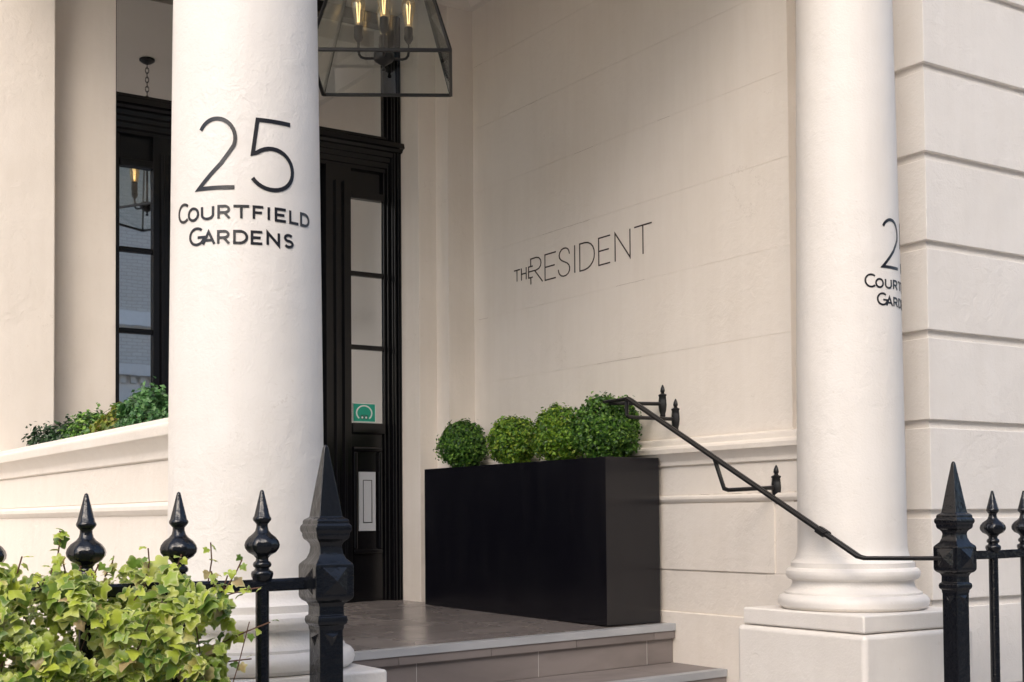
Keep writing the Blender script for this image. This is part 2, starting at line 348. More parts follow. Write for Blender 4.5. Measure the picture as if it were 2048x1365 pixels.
for s_ in CRACKS:
    ck = MB(); stroke(ck, s_, .0010, lambda a, z, h: (XW-.0002-h, a, z), .0002); ck.build('crack', 'crack', pw)
lt.build('wall_lettering', 'wall_lettering', pw, label='thin dark lettering THE RESIDENT')

# --- rusticated front wall on the right, one piece for each band
fw = MB().box(4.374, 9.0, 3.544, 4.4, -EYE, 9.0).build('facade_wall', 'stucco_rustic', house)
lv = [.004+.3665*k for k in range(-3, 9)]
BZ = [-EYE]+lv
for a, b_ in zip(BZ[:-1], BZ[1:]):
    bx('stone_band', 'stucco_rustic', fw, 4.355, 9.02, 3.525, 4.3, a+(.017 if a > -EYE else 0), b_-.017, bevel=.004)
bx('upper_wall', 'stucco', house, 4.36, 9.0, 3.53, 4.4, lv[-1]+.02, 9.02, bevel=.01)
# --- back wall of the porch and the facade to the left
bx('back_pier', 'stucco', house, 3.829, 4.05, 6.45, 7.05, -EYE, 3.4, bevel=.006)
bx('door_jamb', 'stucco', house, 3.713, 3.832, 6.586, 7.05, -EYE, 3.4, bevel=.006)
bx('facade_wall', 'stucco', house, -9.0, 1.641, 6.45, 7.05, -EYE, 9.0, bevel=.008)
bx('door_jamb', 'stucco', house, 1.639, 1.974, 6.586, 7.05, -EYE, 3.4, bevel=.006)
bx('door_head', 'stucco', house, 1.60, 3.90, 6.60, 7.05, 2.98, 3.6)
bx('upper_wall', 'stucco', house, 1.60, 4.38, 6.46, 7.05, 3.45, 9.0)
bx('facade_side', 'stucco', house, 4.38, 4.7, 4.3, 7.0, 3.45, 9.0)
# --- porch ceiling, cornice and beams
bx('ceiling', 'ceiling_paint', house, 1.15, 4.40, 3.20, 6.62, CEIL, 3.42)
for y0, y1, x0, x1 in ((6.30, 6.452, 1.45, 3.99), (3.79, 3.93, 1.45, 3.99)):
    MB().prism([(y0 if y0 > 5 else y1, CEIL+.001), (y1 if y0 > 5 else y0, CEIL+.001), (y1 if y0 > 5 else y0, CEIL-.11), ((y1-.03) if y0 > 5 else (y0+.03), CEIL-.10), ((y0+.06) if y0 > 5 else (y1-.06), CEIL-.03)], 'x', x0, x1).build('ceiling_cornice', 'ceiling_paint', house)
MB().prism([(3.99, CEIL+.001), (3.86, CEIL+.001), (3.90, CEIL-.03), (3.97, CEIL-.10), (3.9995, CEIL-.11)], 'y', 3.94, 6.44).build('ceiling_cornice', 'ceiling_paint', house)
bx('beam', 'stucco', house, 1.17, 4.38, 3.28, 3.80, 2.97, 3.60, bevel=.01)
bx('beam', 'stucco', house, 1.18, 1.60, 3.801, 6.449, 2.97, 3.60, bevel=.01)
bx('roof_slab', 'stucco', house, 1.02, 4.36, 3.12, 6.44, 3.602, 3.80, bevel=.02)
# --- columns
BASE = [(.262, 0), (.276, .005), (.285, .014), (.289, .028), (.287, .040), (.280, .050), (.270, .056), (.262, .058), (.2615, .066), (.256, .068), (.246, .074), (.238, .083), (.233, .094), (.2315, .104), (.233, .109), (.234, .113),
        (.243, .115), (.251, .121), (.2555, .130), (.2565, .139), (.254, .149), (.247, .157), (.238, .160), (.236, .161), (.2355, .180), (.230, .182), (.222, .190), (.217, .200), (.215, .212)]
def glyphs():
    def arc(cx, cy, rx, ry, a0, a1, n=18): return [(cx+rx*math.cos(R(a0+(a1-a0)*i/n)), cy+ry*math.sin(R(a0+(a1-a0)*i/n))) for i in range(n+1)]
    return {
     'C': [arc(.62, .5, .58, .47, 48, 312)], 'G': [arc(.60, .5, .56, .47, 48, 352, 22)+[(.68, .44)]],
     'O': [arc(.5, .5, .46, .47, 90, 450, 28)], 'U': [[(.06, 1), (.06, .36)]+arc(.5, .36, .44, .33, 180, 360, 14)+[(.94, 1)]],
     'R': [[(.08, 0), (.08, .97), (.55, .97)]+arc(.55, .72, .34, .25, 90, -90, 12)+[(.08, .47)], [(.52, .47), (.94, 0)]],
     'T': [[(0, .96), (1, .96)], [(.5, .96), (.5, 0)]], 'F': [[(.08, 0), (.08, .96), (1, .96)], [(.08, .50), (.86, .50)]],
     'I': [[(.5, 1), (.5, 0)]], 'E': [[(1, .96), (.08, .96), (.08, .04), (1, .04)], [(.08, .50), (.86, .50)]],
     'L': [[(.08, 1), (.08, .04), (1, .04)]], 'D': [[(.07, .04), (.07, .96), (.45, .96)]+arc(.45, .5, .49, .46, 85, -85, 16)+[(.45, .04), (.07, .04)]],
     'A': [[(0, 0), (.5, .98), (1, 0)], [(.18, .32), (.82, .32)]], 'N': [[(.06, 0), (.06, .98), (.94, .02), (.94, 1)]],
     'S': [arc(.5, .73, .40, .24, 35, 265, 14)[:-1]+arc(.5, .265, .43, .235, 88, -150, 16)],
     '2': [arc(.50, .705, .45, .275, 152, -22, 18)+[(.80, .50), (.62, .36), (.05, .026), (.93, .026)]],
     '5': [[(.90, .972), (.16, .972), (.06, .50)]+arc(.47, .305, .48, .285, 132, -150, 26)]}
GL = glyphs()
ROW1 = [('C',-59.5,-48.0),('O',-47.1,-37.0),('U',-34.5,-24.1),('R',-21.1,-11.7),('T',-9.3,2.0),('F',4.8,12.3),('I',15.4,17.4),('E',21.2,30.0),('L',33.3,41.6),('D',43.9,54.3)]
ROW2 = [('G',-45.5,-33.8),('A',-32.8,-23.6),('R',-21.3,-12.1),('D',-9.3,.9),('E',3.3,11.4),('N',14.9,24.7),('S',28.5,36.4)]
NUM = [('2',-38.6,-6.4),('5',2.6,38.2)]
def make_column(cx, cy, rad, zp, face, dz, ped, die, die_top):
    z0 = zp+.212; ztop = 2.74
    def rr(z):
        t = max(0, (z-z0)/(ztop-z0)); return rad*(1-.16*t**1.35)
    prof = [(rad*1.03, z0-.001), (rad*1.012, z0+.012), (rad*1.003, z0+.03)]+[(rr(z0+.06+(ztop-z0-.06)*i/24), z0+.06+(ztop-z0-.06)*i/24) for i in range(25)]
    c = MB().lathe(prof, cx, cy, 96).build('column', 'stucco_column', house, smooth=True)
    k = rad/.2084
    MB().lathe([(a*k, z+zp) for a, z in BASE], cx, cy, 96).build('column_base', 'stucco_column', c, smooth=True, angle=26)
    bx('plinth', 'stucco_column', c, *ped, die_top+.003, zp+.001, bevel=.009, segs=3)
    bx('pedestal', 'stucco_column', c, *die, -EYE, die_top, bevel=.022, segs=3)
    cap = [(rr(ztop), ztop), (rr(ztop)+.02, ztop+.01), (rr(ztop)+.02, ztop+.03), (rr(ztop), ztop+.035), (rr(ztop), ztop+.10), (rr(ztop)+.03, ztop+.12), (rr(ztop)+.055, ztop+.16)]
    MB().lathe(cap, cx, cy, 64).build('capital', 'stucco_column', c, smooth=True)
    bx('abacus', 'stucco_column', c, cx-.25, cx+.25, cy-.25, cy+.25, ztop+.16, 2.972, bevel=.006)
    t = MB()
    def surf(th, z, h):   # th in degrees measured on the shaft from the lettering's centre line
        a = face+R(th); q = rr(z)+.0006+h; return (cx+q*math.cos(a), cy+q*math.sin(a), z)
    deg = 180/(math.pi*rad)
    def put(row, zb, hs, hbig, wd):
        for i, (ch, a, b) in enumerate(row):
            h = hbig if i == 0 else hs
            for s_ in GL[ch]:
                pts = []
                for (x, y), (x2, y2) in zip(s_[:-1], s_[1:]):
                    sub = max(1, int(abs(x2-x)*(b-a)/3)); pts += [(x+(x2-x)*j/sub, y+(y2-y)*j/sub) for j in range(sub)]
                pts.append(s_[-1])
                pts = [q for k_, q in enumerate(pts) if k_ == 0 or abs(q[0]-pts[k_-1][0])+abs(q[1]-pts[k_-1][1]) > 1e-4]
                stroke(t, [((a+(b-a)*x)/deg, zb+y*h) for x, y in pts], wd, lambda uu, z, hh: surf(uu*deg, z, hh), .0012)
    put(ROW1, .792+dz, .0335, .050, .0069); put(ROW2, .7255+dz, .0335, .046, .0069)
    for i, (ch, a, b) in enumerate(NUM): put([(ch, a, b)], .869+dz, .193, .193, .0108)
    t.build('column_lettering', 'letter_paint', c, label='dark painted lettering 25 COURTFIELD GARDENS')
    return c
make_column(1.395, 3.447, .2125, -.405, R(-112.0), 0, (1.11, 1.68, 3.162, 3.732), (1.098, 1.692, 3.15, 3.744), -.475)
make_column(3.96, 3.59, .2084, -.362, R(-137.8+77.6), .073, (3.668, 4.26, 3.275, 3.90), (3.66, 4.27, 3.265, 3.93), -.43)
# --- low wall on the left side of the porch
LX = 1.27
lw_ = bx('low_wall', 'stucco', house, LX, 1.47, 3.52, 6.449, -EYE, .178)
COP = [(-.20, .297), (.036, .291), (.040, .285), (.040, .277), (.050, .272), (.052, .262), (.050, .240), (.042, .235), (.028, .222), (.018, .206), (.014, .196), (.014, .180), (.006, .176), (-.20, .176)]
MB().prism(pr(COP, LX), 'y', 3.52, 6.449).build('coping', 'stucco', lw_, bevel=.003)
B2 = [(-.02, .056), (.010, .054), (.017, .044), (.017, .032), (.010, .022), (.004, .016), (-.02, .014)]
MB().prism(pr(B2, LX), 'y', 3.52, 6.449).build('bead_moulding', 'stucco', lw_, bevel=.0015)
bx('wall_panel', 'stucco', lw_, LX-.004, LX+.01, 3.52, 6.449, .0565, .1755, bevel=.002)

# --- entrance: frame, sidelights, transom light, door
DY = 6.86
ent = MB()
ent.box(1.975, 2.040, 6.80, 6.95, -.50, 2.97).box(3.655, 3.712, 6.80, 6.95, -.50, 2.97)
ent.box(2.04, 3.655, 6.82, 6.95, 2.90, 2.97)
fr = ent.build('entrance', 'black_joinery', house, bevel=.004)
def rib(x0, x1, y, z0, z1): bx('frame_moulding', 'black_joinery', fr, x0, x1, y, 6.94, z0, z1, bevel=.004)
for x0, x1, y in ((3.638, 3.654, 6.825), (3.622, 3.637, 6.845), (3.664, 3.675, 6.788), (3.684, 3.694, 6.784), (3.700, 3.7125, 6.79)):
    rib(x0, x1, y, -.49, 2.96)
for x0, x1, y in ((2.041, 2.056, 6.825), (2.057, 2.070, 6.845)): rib(x0, x1, y, -.49, 2.03)
# posts between sidelights and door
for xs in ((3.247, 3.300, 3.318, 3.352, 3.370, 3.407), (2.246, 2.283, 2.301, 2.335, 2.353, 2.406)):
    bx('post', 'black_joinery', fr, xs[0], xs[5], 6.835, 6.95, -.50, 2.042, bevel=.003)
    bx('post_moulding', 'black_joinery', fr, xs[1], xs[2], 6.815, 6.836, -.30, 1.95, bevel=.004)
    bx('post_moulding', 'black_joinery', fr, xs[3], xs[4], 6.815, 6.836, -.30, 1.95, bevel=.004)
# transom entablature
TP = [(6.95, 2.245), (6.83, 2.245), (6.825, 2.225), (6.80, 2.222), (6.785, 2.205), (6.755, 2.200), (6.745, 2.170), (6.765, 2.165), (6.775, 2.150), (6.795, 2.146), (6.797, 2.120), (6.812, 2.117), (6.814, 2.092), (6.826, 2.088), (6.828, 2.060), (6.84, 2.055), (6.84, 2.035), (6.95, 2.035)]
MB().prism(TP, 'x', 1.974, 3.735).build('transom', 'black_joinery', fr, bevel=.0025)
def pane(x0, x1, z0, z1, m='window_glass'): bx('pane', m, fr, x0, x1, DY, DY+.004, z0, z1)
for sx0, sx1 in ((3.407, 3.622), (2.070, 2.246)):
    bx('sidelight_panel', 'black_joinery', fr, sx0, sx1, 6.872, 6.94, 1.905, 2.035)
    bx('sidelight_rail', 'black_joinery', fr, sx0, sx1, 6.835, 6.94, 1.862, 1.905, bevel=.006)
    for zb in (1.425, .997): bx('glazing_bar', 'black_joinery', fr, sx0, sx1, 6.842, 6.90, zb-.014, zb+.014, bevel=.006)
    for a, b_ in ((1.439, 1.862), (1.011, 1.411), (.558, .983)): pane(sx0+.002, sx1-.002, a, b_, 'filmed_glass' if sx0 > 3 else 'window_glass')
    bx('sidelight_rail', 'black_joinery', fr, sx0, sx1, 6.825, 6.94, .495, .557, bevel=.008)
    bx('sidelight_panel', 'black_joinery', fr, sx0, sx1, 6.862, 6.94, -.50, .496)
    a0, a1, c0, c1 = sx0+.012, sx1-.012, -.20, .42
    for q in ((a0, a1, c1-.028, c1), (a0, a1, c0, c0+.028), (a0, a0+.028, c0+.0285, c1-.0285), (a1-.028, a1, c0+.0285, c1-.0285)):
        bx('panel_moulding', 'black_joinery', fr, q[0], q[1], 6.838, 6.866, q[2], q[3], bevel=.009)
lp = bx('letter_plate', 'brushed_steel', fr, 3.459, 3.567, 6.852, 6.862, -.068, .274, bevel=.002)
for q in ((3.484, 3.543, .224, .2275), (3.484, 3.543, -.022, -.0185), (3.484, 3.4875, -.018, .2235), (3.5395, 3.543, -.018, .2235)):
    bx('letter_plate_groove', 'black_joinery', fr, q[0], q[1], 6.8505, 6.853, q[2], q[3])
bx('letter_plate_flap', 'brushed_steel', fr, 3.489, 3.538, 6.8485, 6.853, -.016, .2215, bevel=.0015)
pane(2.042, 3.652, 2.246, 2.898)
bx('door_leaf', 'black_joinery', fr, 2.41, 3.243, 6.90, 6.945, -.47, 2.03)
for x0, x1 in ((2.50, 2.80), (2.86, 3.16)):
    for z0, z1 in ((-.35, .25), (.40, 1.10), (1.25, 1.90)):
        for q in ((x0, x1, z1-.03, z1), (x0, x1, z0, z0+.03), (x0, x0+.03, z0+.0305, z1-.0305), (x1-.03, x1, z0+.0305, z1-.0305)):
            bx('panel_moulding', 'black_joinery', fr, q[0], q[1], 6.885, 6.903, q[2], q[3], bevel=.006)
MB().ball((2.50, 6.86, .33), .032).build('door_knob', 'brushed_steel', fr, smooth=True)
hall = MB().box(1.4, 4.2, 7.06, 7.10, -.6, 3.3).box(1.4, 4.2, 11, 11.1, -.6, 3.3).box(1.3, 1.4, 7.06, 11.1, -.6, 3.3).box(4.2, 4.3, 7.06, 11.1, -.6, 3.3).box(1.3, 4.3, 7.06, 11.1, 3.3, 3.4).box(1.3, 4.3, 7.0, 11.1, -.7, -.6)
hall.v = [v for v in hall.v]; hall.f = hall.f[6:]
hall.build('hallway', 'hall_paint', house)

# ------------------------------------------------------------------ steps and porch floor
steps = thing('porch_steps', (2.8, 3.0, -EYE), 'brown stone-tiled porch floor and steps with pale grey nosings', 'steps')
def zf(x, y): return .0197*(x-4)+.012*max(0, y-4.68)
def slab(name, m, x0, x1, y0, y1, z0, z1, bevel=0, par=steps):
    c = [(x0,y0,z0+zf(x0,y0)),(x1,y0,z0+zf(x1,y0)),(x1,y1,z0+zf(x1,y1)),(x0,y1,z0+zf(x0,y1)),(x0,y0,z1+zf(x0,y0)),(x1,y0,z1+zf(x1,y0)),(x1,y1,z1+zf(x1,y1)),(x0,y1,z1+zf(x0,y1))]
    return MB().hexa(c).build(name, m, par, bevel=bevel)
FZ, RISE, GO = -.492, .179, .342
XR = 3.985
slab('floor_bed', 'grout', 1.48, XR, 4.72, 6.98, -EYE, FZ-.003)
rows = [(4.735, 5.12, 3.07-.6*3), (5.12, 5.72, 2.72-.6*2), (5.72, 6.32, 3.07-.6*3), (6.32, 6.97, 2.72-.6*2)]
for y0, y1, xs in rows:
    x = xs
    while x < XR:
        a, b_ = max(1.48, x), min(XR, x+.6)
        if b_-a > .05: slab('floor_tile', 'floor_tile', a+.0015, b_-.0015, y0+.0015, y1-.0015, FZ-.02, FZ, .001)
        x += .6
for i in range(5):
    y = 4.68-GO*i; z = FZ-RISE*i
    xl, xr = (1.48, XR) if i < 3 else (1.70, 3.645)
    slab('step_nosing', 'nosing', xl, xr, y, y+.052, z-.031, z+.001, .002)
    if i: # tread behind the nosing
        slab('step_bed', 'grout', xl, xr, y+.03, y+GO+.03, -EYE, z-.012)
        x = xl-.2*i
        while x < xr:
            a, b_ = max(xl, x), min(xr, x+.6)
            if b_-a > .03: slab('tread_tile', 'riser_tile', a+.0012, b_-.0012, y+.054, y+GO+.018, z-.013, z, .001)
            x += .6
    x = xl-[.26, .1, .4, .2, .0][i]
    while x < xr:   # edge tiles below the nosing
        a, b_ = max(xl, x), min(xr, x+.44)
        if b_-a > .02: slab('edge_tile', 'riser_tile', a+.001, b_-.001, y+.006, y+.05, z-.066, z-.0315, .001)
        x += .44
    x = xl-[.05, .3, .15, .0, .2][i]
    while x < xr:   # riser tiles
        a, b_ = max(xl, x), min(xr, x+.60)
        if b_-a > .02: slab('riser_tile', 'riser_tile', a+.0018, b_-.0018, y+.022, y+.04, z-RISE+.0005 if i < 4 else -EYE, z-.0662, .001)
        x += .60
    slab('riser_joint', 'pale_grout', xl, xr, y+.0235, y+.039, z-RISE+.001 if i < 4 else -EYE, z-.067)

# ------------------------------------------------------------------ planters and clipped bushes
def planter(name, x0, x1, y0, y1, z0, z1, label):
    t = thing(name, ((x0+x1)/2, (y0+y1)/2, z0), label, 'planter')
    b = MB(); w_ = .022; zi = z1-.05
    b.add([(x0,y0,z0),(x1,y0,z0),(x1,y1,z0),(x0,y1,z0),(x0,y0,z1),(x1,y0,z1),(x1,y1,z1),(x0,y1,z1),
           (x0+w_,y0+w_,z1),(x1-w_,y0+w_,z1),(x1-w_,y1-w_,z1),(x0+w_,y1-w_,z1),(x0+w_,y0+w_,zi),(x1-w_,y0+w_,zi),(x1-w_,y1-w_,zi),(x0+w_,y1-w_,zi)],
          [(3,2,1,0),(0,1,5,4),(1,2,6,5),(2,3,7,6),(3,0,4,7),(4,5,9,8),(5,6,10,9),(6,7,11,10),(7,4,8,11),(8,9,13,12),(9,10,14,13),(10,11,15,14),(11,8,12,15),(12,13,14,15)])
    b.build('planter_box', 'black_planter', t, bevel=.0025)
    bx('soil', 'soil', t, x0+w_+.001, x1-w_-.001, y0+w_+.001, y1-w_-.001, zi+.002, z1-.02)
    return t
planter('planter', 3.65, 3.965, 4.765, 6.425, FZ+.001, .276, 'long glossy black rectangular planter against the porch wall under the lettering')
planter('planter', 1.485, 1.80, 4.765, 6.40, FZ-.044, .20, 'black rectangular planter behind the low wall left of the near column')
def rand_unit():
    while True:
        p = Vector((random.uniform(-1, 1), random.uniform(-1, 1), random.uniform(-1, 1)))
        if .05 < p.length < 1: return p.normalized()
def bush(name, c, rx, ry, rz, zb, m, n, leaf, label, group, seed, lumpy=.2, tall=1.0, cat='bush'):
    random.seed(seed)
    t = thing(name, (c[0], c[1], zb), label, cat, group)
    v = []; fs = []; off = Vector((seed*3.1, seed*1.7, 0))
    for i in range(n):
        d = rand_unit()
        k = 1+lumpy*(noise.noise(d*2.2+off)+.55*noise.noise(d*6+off))
        s = random.choice((random.uniform(.90, 1.02), random.uniform(.90, 1.03), random.uniform(.62, .95)))
        if random.random() < .08: s = random.uniform(1.02, 1.16)
        p = Vector((c[0]+d.x*rx*k*s, c[1]+d.y*ry*k*s, c[2]+d.z*rz*k*s))
        if p.z < zb+.005: continue
        nrm = (d*.8+rand_unit()*.75+Vector((0, 0, .25))).normalized()
        t1 = nrm.cross(rand_unit()).normalized(); t2 = nrm.cross(t1)
        L = leaf*random.uniform(.7, 1.25); W = L*random.uniform(.26, .36); q = len(v)
        v += [p-t1*L*.5, p-t1*L*.08+t2*W+nrm*L*.07, p+t1*L*.5-nrm*L*.06, p-t1*L*.08-t2*W+nrm*L*.07, p-t1*.02*L]
        fs += [(q, q+4, q+1), (q+4, q+2, q+1), (q, q+3, q+4), (q+4, q+3, q+2)]
    b = MB(); b.v = v; b.f = fs
    g = ORG[t]; me = bpy.data.meshes.new('foliage'); me.from_pydata([x-g for x in v], [], fs); me.materials.append(MATS[m])
    o = bpy.data.objects.new('foliage', me); COL.objects.link(o); o.parent = t; o['kind'] = 'stuff'
    for k in range(7):
        a = random.uniform(0, 6.28); e = Vector((c[0]+math.cos(a)*rx*.7, c[1]+math.sin(a)*ry*.7, c[2]+rz*random.uniform(-.2, .7)))
        s0 = Vector((c[0]+random.uniform(-.02, .02), c[1]+random.uniform(-.02, .02), zb-.02))
        MB().tube([s0, s0.lerp(e, .5)+Vector((0, 0, .03)), e], .004, 5).build('stem', 'bark', t, smooth=True)
    return t
G1 = 'clipped box balls in the right planter'
bush('box_ball', (3.81, 6.275, .408), .126, .126, .130, .262, 'box_dark', 6500, .020, 'small dark green box ball nearest the door, farthest along the black planter', G1, 11)
bush('box_ball', (3.81, 5.765, .400), .121, .121, .126, .262, 'box_light', 6500, .020, 'light green box ball second from the door in the black planter', G1, 12)
bush('box_ball', (3.81, 5.345, .408), .122, .122, .140, .262, 'box_light', 6500, .020, 'bright green box ball third from the door, squeezed against the biggest one', G1, 13)
bush('box_ball', (3.80, 4.955, .412), .152, .156, .155, .262, 'box_dark', 9500, .020, 'biggest and nearest dark green box ball beneath the upper end of the handrail', G1, 14)
G2 = 'bushes behind the low wall'
bush('bush', (1.60, 6.12, .30), .15, .20, .135, .19, 'box_deep', 5500, .022, 'deep green bush at the far end above the low wall coping', G2, 21, .35)
bush('bush', (1.61, 5.62, .31), .14, .19, .145, .19, 'box_dark', 5500, .022, 'mid green bush between the deep green and the golden one above the low wall', G2, 22, .35)
bush('bush', (1.60, 5.20, .305), .13, .22, .145, .19, 'box_gold', 5000, .026, 'golden yellow-green bush above the low wall coping', G2, 23, .35)
bush('bush', (1.58, 4.80, .32), .13, .18, .155, .19, 'box_blue', 6000, .024, 'bluish green bush peeking out beside the lettered near column', G2, 24, .35)

# ------------------------------------------------------------------ railings
def square_post(par, x, y, name='post'):
    q2 = math.sqrt(2)
    P = [(.0315, -EYE), (.0315, -.275), (.033, -.270), (.0335, -.262), (.039, -.257), (.0405, -.248), (.039, -.239), (.0335, -.236), (.033, -.214), (.037, -.205), (.046, -.199), (.0505, -.193), (.0515, -.186), (.0515, -.116), (.0505, -.110), (.046, -.105),
         (.037, -.096), (.0315, -.082), (.0295, -.068), (.031, -.060), (.036, -.053), (.042, -.048), (.0445, -.040), (.0445, -.033), (.0475, -.030), (.0490, -.022), (.0475, -.014), (.0435, -.011), (.0435, -.003), (.0405, .001), (.032, .006), (.031, .008), (.0265, .040), (.0185, .095), (.0085, .160), (.0060, .178), (.0030, .186)]
    o = MB().lathe([(a*q2, z) for a, z in P], x, y, 4, math.pi/4).build(name, 'black_iron', par, bevel=.0034, segs=3)
    for dx, dy in ((0, -1), (-1, 0), (1, 0), (0, 1)):
        b = MB()
        def Q(s, z, d): return (x+(s if dy else dx*(.0512+d)), y+(s if dx else dy*(.0512+d)), z)
        h = .034
        b.add([Q(-h, -.151-h, 0), Q(h, -.151-h, 0), Q(h, -.151+h, 0), Q(-h, -.151+h, 0), Q(0, -.151, .014)], [(0, 1, 4), (1, 2, 4), (2, 3, 4), (3, 0, 4), (3, 2, 1, 0)])
        b.build('post_boss', 'black_iron', o)
        b = MB()
        def Q2(s, z, d): return (x+(s if dy else dx*(.0313+d)), y+(s if dx else dy*(.0313+d)), z)
        b.add([Q2(-.021, -.280, 0), Q2(.021, -.280, 0), Q2(0, -.313, 0), Q2(0, -.290, .009)], [(0, 1, 3), (1, 2, 3), (2, 0, 3), (2, 1, 0)])
        b.build('post_boss', 'black_iron', o)
    return o
FIN = [(.0165, -.150), (.024, -.141), (.026, -.136), (.027, -.130), (.0255, -.124), (.019, -.121), (.0165, -.116), (.0215, -.112), (.0225, -.107), (.0205, -.102), (.0155, -.098), (.0150, -.092), (.0215, -.085), (.034, -.078), (.0415, -.068), (.0430, -.060), (.0405, -.051), (.0330, -.041), (.0225, -.033), (.0165, -.026),
       (.0140, -.017), (.0138, -.010), (.0165, -.007), (.0215, -.001), (.0225, .003), (.0212, .007), (.0190, .009), (.0055, .066), (.004, .071), (.0015, .073)]
FIN_ME = None
def make_bar(par, x, y, dz):
    bar = MB().lathe([(.0165, -EYE), (.0165, -.150+dz)], x, y, 14).build('bar', 'black_iron', par, smooth=True)
    def wob(a, z): return 1+(.05*math.cos(8*a) if -.082 < z-dz < -.036 else (.07*math.cos(8*a) if .008 < z-dz < .06 else 0))
    MB().lathe([(a, z+dz) for a, z in FIN], x, y, 32, 0, wob=wob).build('finial', 'black_iron', bar, smooth=True, angle=55)
    return bar
RY = 3.0
def top_rail(par, x0, x1, z):
    pr_ = [(-.015, -.011), (-.011, -.015), (.011, -.015), (.015, -.011), (.015, .009), (.009, .015), (-.009, .015), (-.015, .009)]
    MB().sweep([(x0+(x1-x0)*i/6, RY, z+(-.0012 if i % 2 else .0008)) for i in range(7)], pr_).build('top_rail', 'black_iron', par, smooth=True)
rl = thing('railing', (1.0, RY, -EYE), 'black spearhead railing with square post, half covered in ivy', 'railing')
square_post(rl, 1.422, RY)
for x, d in ((1.253, .0), (1.046, -.006), (.833, -.010), (.618, -.012), (.405, -.012)): make_bar(rl, x, RY, d)
top_rail(rl, .15, 1.40, -.157)
rrg = thing('railing', (4.3, RY, -EYE), 'black spearhead railing right of the porch beside the rusticated wall', 'railing')
square_post(rrg, 3.826, RY)
for x, d in ((4.037, .012), (4.218, .013), (4.40, .013), (4.58, .013)): make_bar(rrg, x, RY, d)
top_rail(rrg, 3.85, 4.8, -.143)

# ------------------------------------------------------------------ handrail with wall brackets
hr = thing('handrail', (3.9, 4.0, -EYE), 'black iron handrail sloping down from wall brackets to the railing post', 'handrail')
HX = 3.71
HP = [(.80*a, .78*b) for a, b in [(-.020, -.009), (.020, -.009), (.022, -.004), (.022, .004), (.013, .008), (.011, .0065), (.006, .0065), (.004, .010), (-.004, .010), (-.006, .0065), (-.011, .0065), (-.013, .008), (-.022, .004), (-.022, -.004)]]
top = Vector((HX, 4.667, .535)); low = Vector((HX, 3.33, -.150))
MB().sweep([(HX, 4.835, .532), (HX, 4.70, .5345), top, low, (HX+.003, 3.300, -.156), (3.778, RY+.01, -.152)], HP).build('rail', 'rail_black', hr, smooth=True, angle=30)
d = (low-top).normalized(); mid = top+d*((3.505-4.667)/d.y)
MB().sweep([mid-d*.022, mid+d*.022], [(a*1.22, b*1.7) for a, b in HP]).build('rail_sleeve', 'rail_black', hr, smooth=True, angle=30)
ROSE = [(.0008, .083), (.004, .079), (.009, .066), (.011, .054), (.007, .046), (.009, .042), (.0195, .037), (.0195, .032), (.0165, .028), (.0185, .010), (.020, -.010), (.017, -.036), (.012, -.052), (.0135, -.058), (.010, -.068), (.004, -.075), (.0008, -.078)]
def bracket(y, zr, path):
    a = MB().sweep(path, [(.009*math.cos(k*math.pi/4), .009*math.sin(k*math.pi/4)) for k in range(8)], up=(0, 1, 0)).build('bracket', 'rail_black', hr, smooth=True)
    MB().lathe([(q*1.30, z*1.03+zr) for q, z in ROSE[::-1]], 3.9985, y, 12, math.pi/12, sx=.75, sy=1, wob=lambda t, z: 1+.10*math.cos(4*t)).build('bracket_rose', 'rail_black', a, smooth=True, angle=50)
def rail_z(y): return top.z+(y-top.y)*(low.z-top.z)/(low.y-top.y)
bracket(4.773, .535, [(3.995, 4.773, .530), (HX+.02, 4.790, .5235), (HX-.005, 4.80, .5235)])
bracket(4.681, .462, [(3.995, 4.681, .452), (HX+.012, 4.681, .452), (HX, 4.681, .460), (HX, 4.681, .53)])
bracket(4.037, .130, [(3.995, 4.037, .120), (HX+.015, 4.037, .108), (HX, 4.045, .114), (HX, 4.10, rail_z(4.10)-.008)])

# ------------------------------------------------------------------ lantern
LC = Vector((2.757, 5.20)); LZ = 1.996; LA = R(-31.0)
lan = thing('lantern', (LC.x, LC.y, LZ), 'large black metal and glass hanging lantern with four filament bulbs', 'lantern')
eX = Vector((math.cos(LA), math.sin(LA))); eY = Vector((-math.sin(LA), math.cos(LA)))
def LP(a, b, z): q = LC+eX*a+eY*b; return Vector((q.x, q.y, LZ+z))
HB, HT, LH = .30, .115, .66
cor = [(1, -1), (1, 1), (-1, 1), (-1, -1)]
def bar_(p, q, w_=.018, nm='frame_bar'):
    MB().sweep([p, q], rail_profile(w_, w_)).build(nm, 'lantern_metal', lan, bevel=.0015)
for i, (a, b) in enumerate(cor):
    a2, b2 = cor[(i+1) % 4]
    bar_(LP(a*HB, b*HB, 0), LP(a2*HB, b2*HB, 0), .014); bar_(LP(a*HT, b*HT, LH), LP(a2*HT, b2*HT, LH), .014); bar_(LP(a*HB, b*HB, .002), LP(a*HT, b*HT, LH), .012)
    k = .985
    p = [LP(a*HB*k, b*HB*k, .006), LP(a2*HB*k, b2*HB*k, .006), LP(a2*HT*k, b2*HT*k, LH-.006), LP(a*HT*k, b*HT*k, LH-.006)]
    nrm = (p[1]-p[0]).cross(p[3]-p[0]).normalized()*.003
    MB().add(p+[x-nrm for x in p], [(0, 1, 2, 3), (7, 6, 5, 4), (0, 4, 5, 1), (1, 5, 6, 2), (2, 6, 7, 3), (3, 7, 4, 0)]).build('glass_pane', 'lantern_glass', lan)
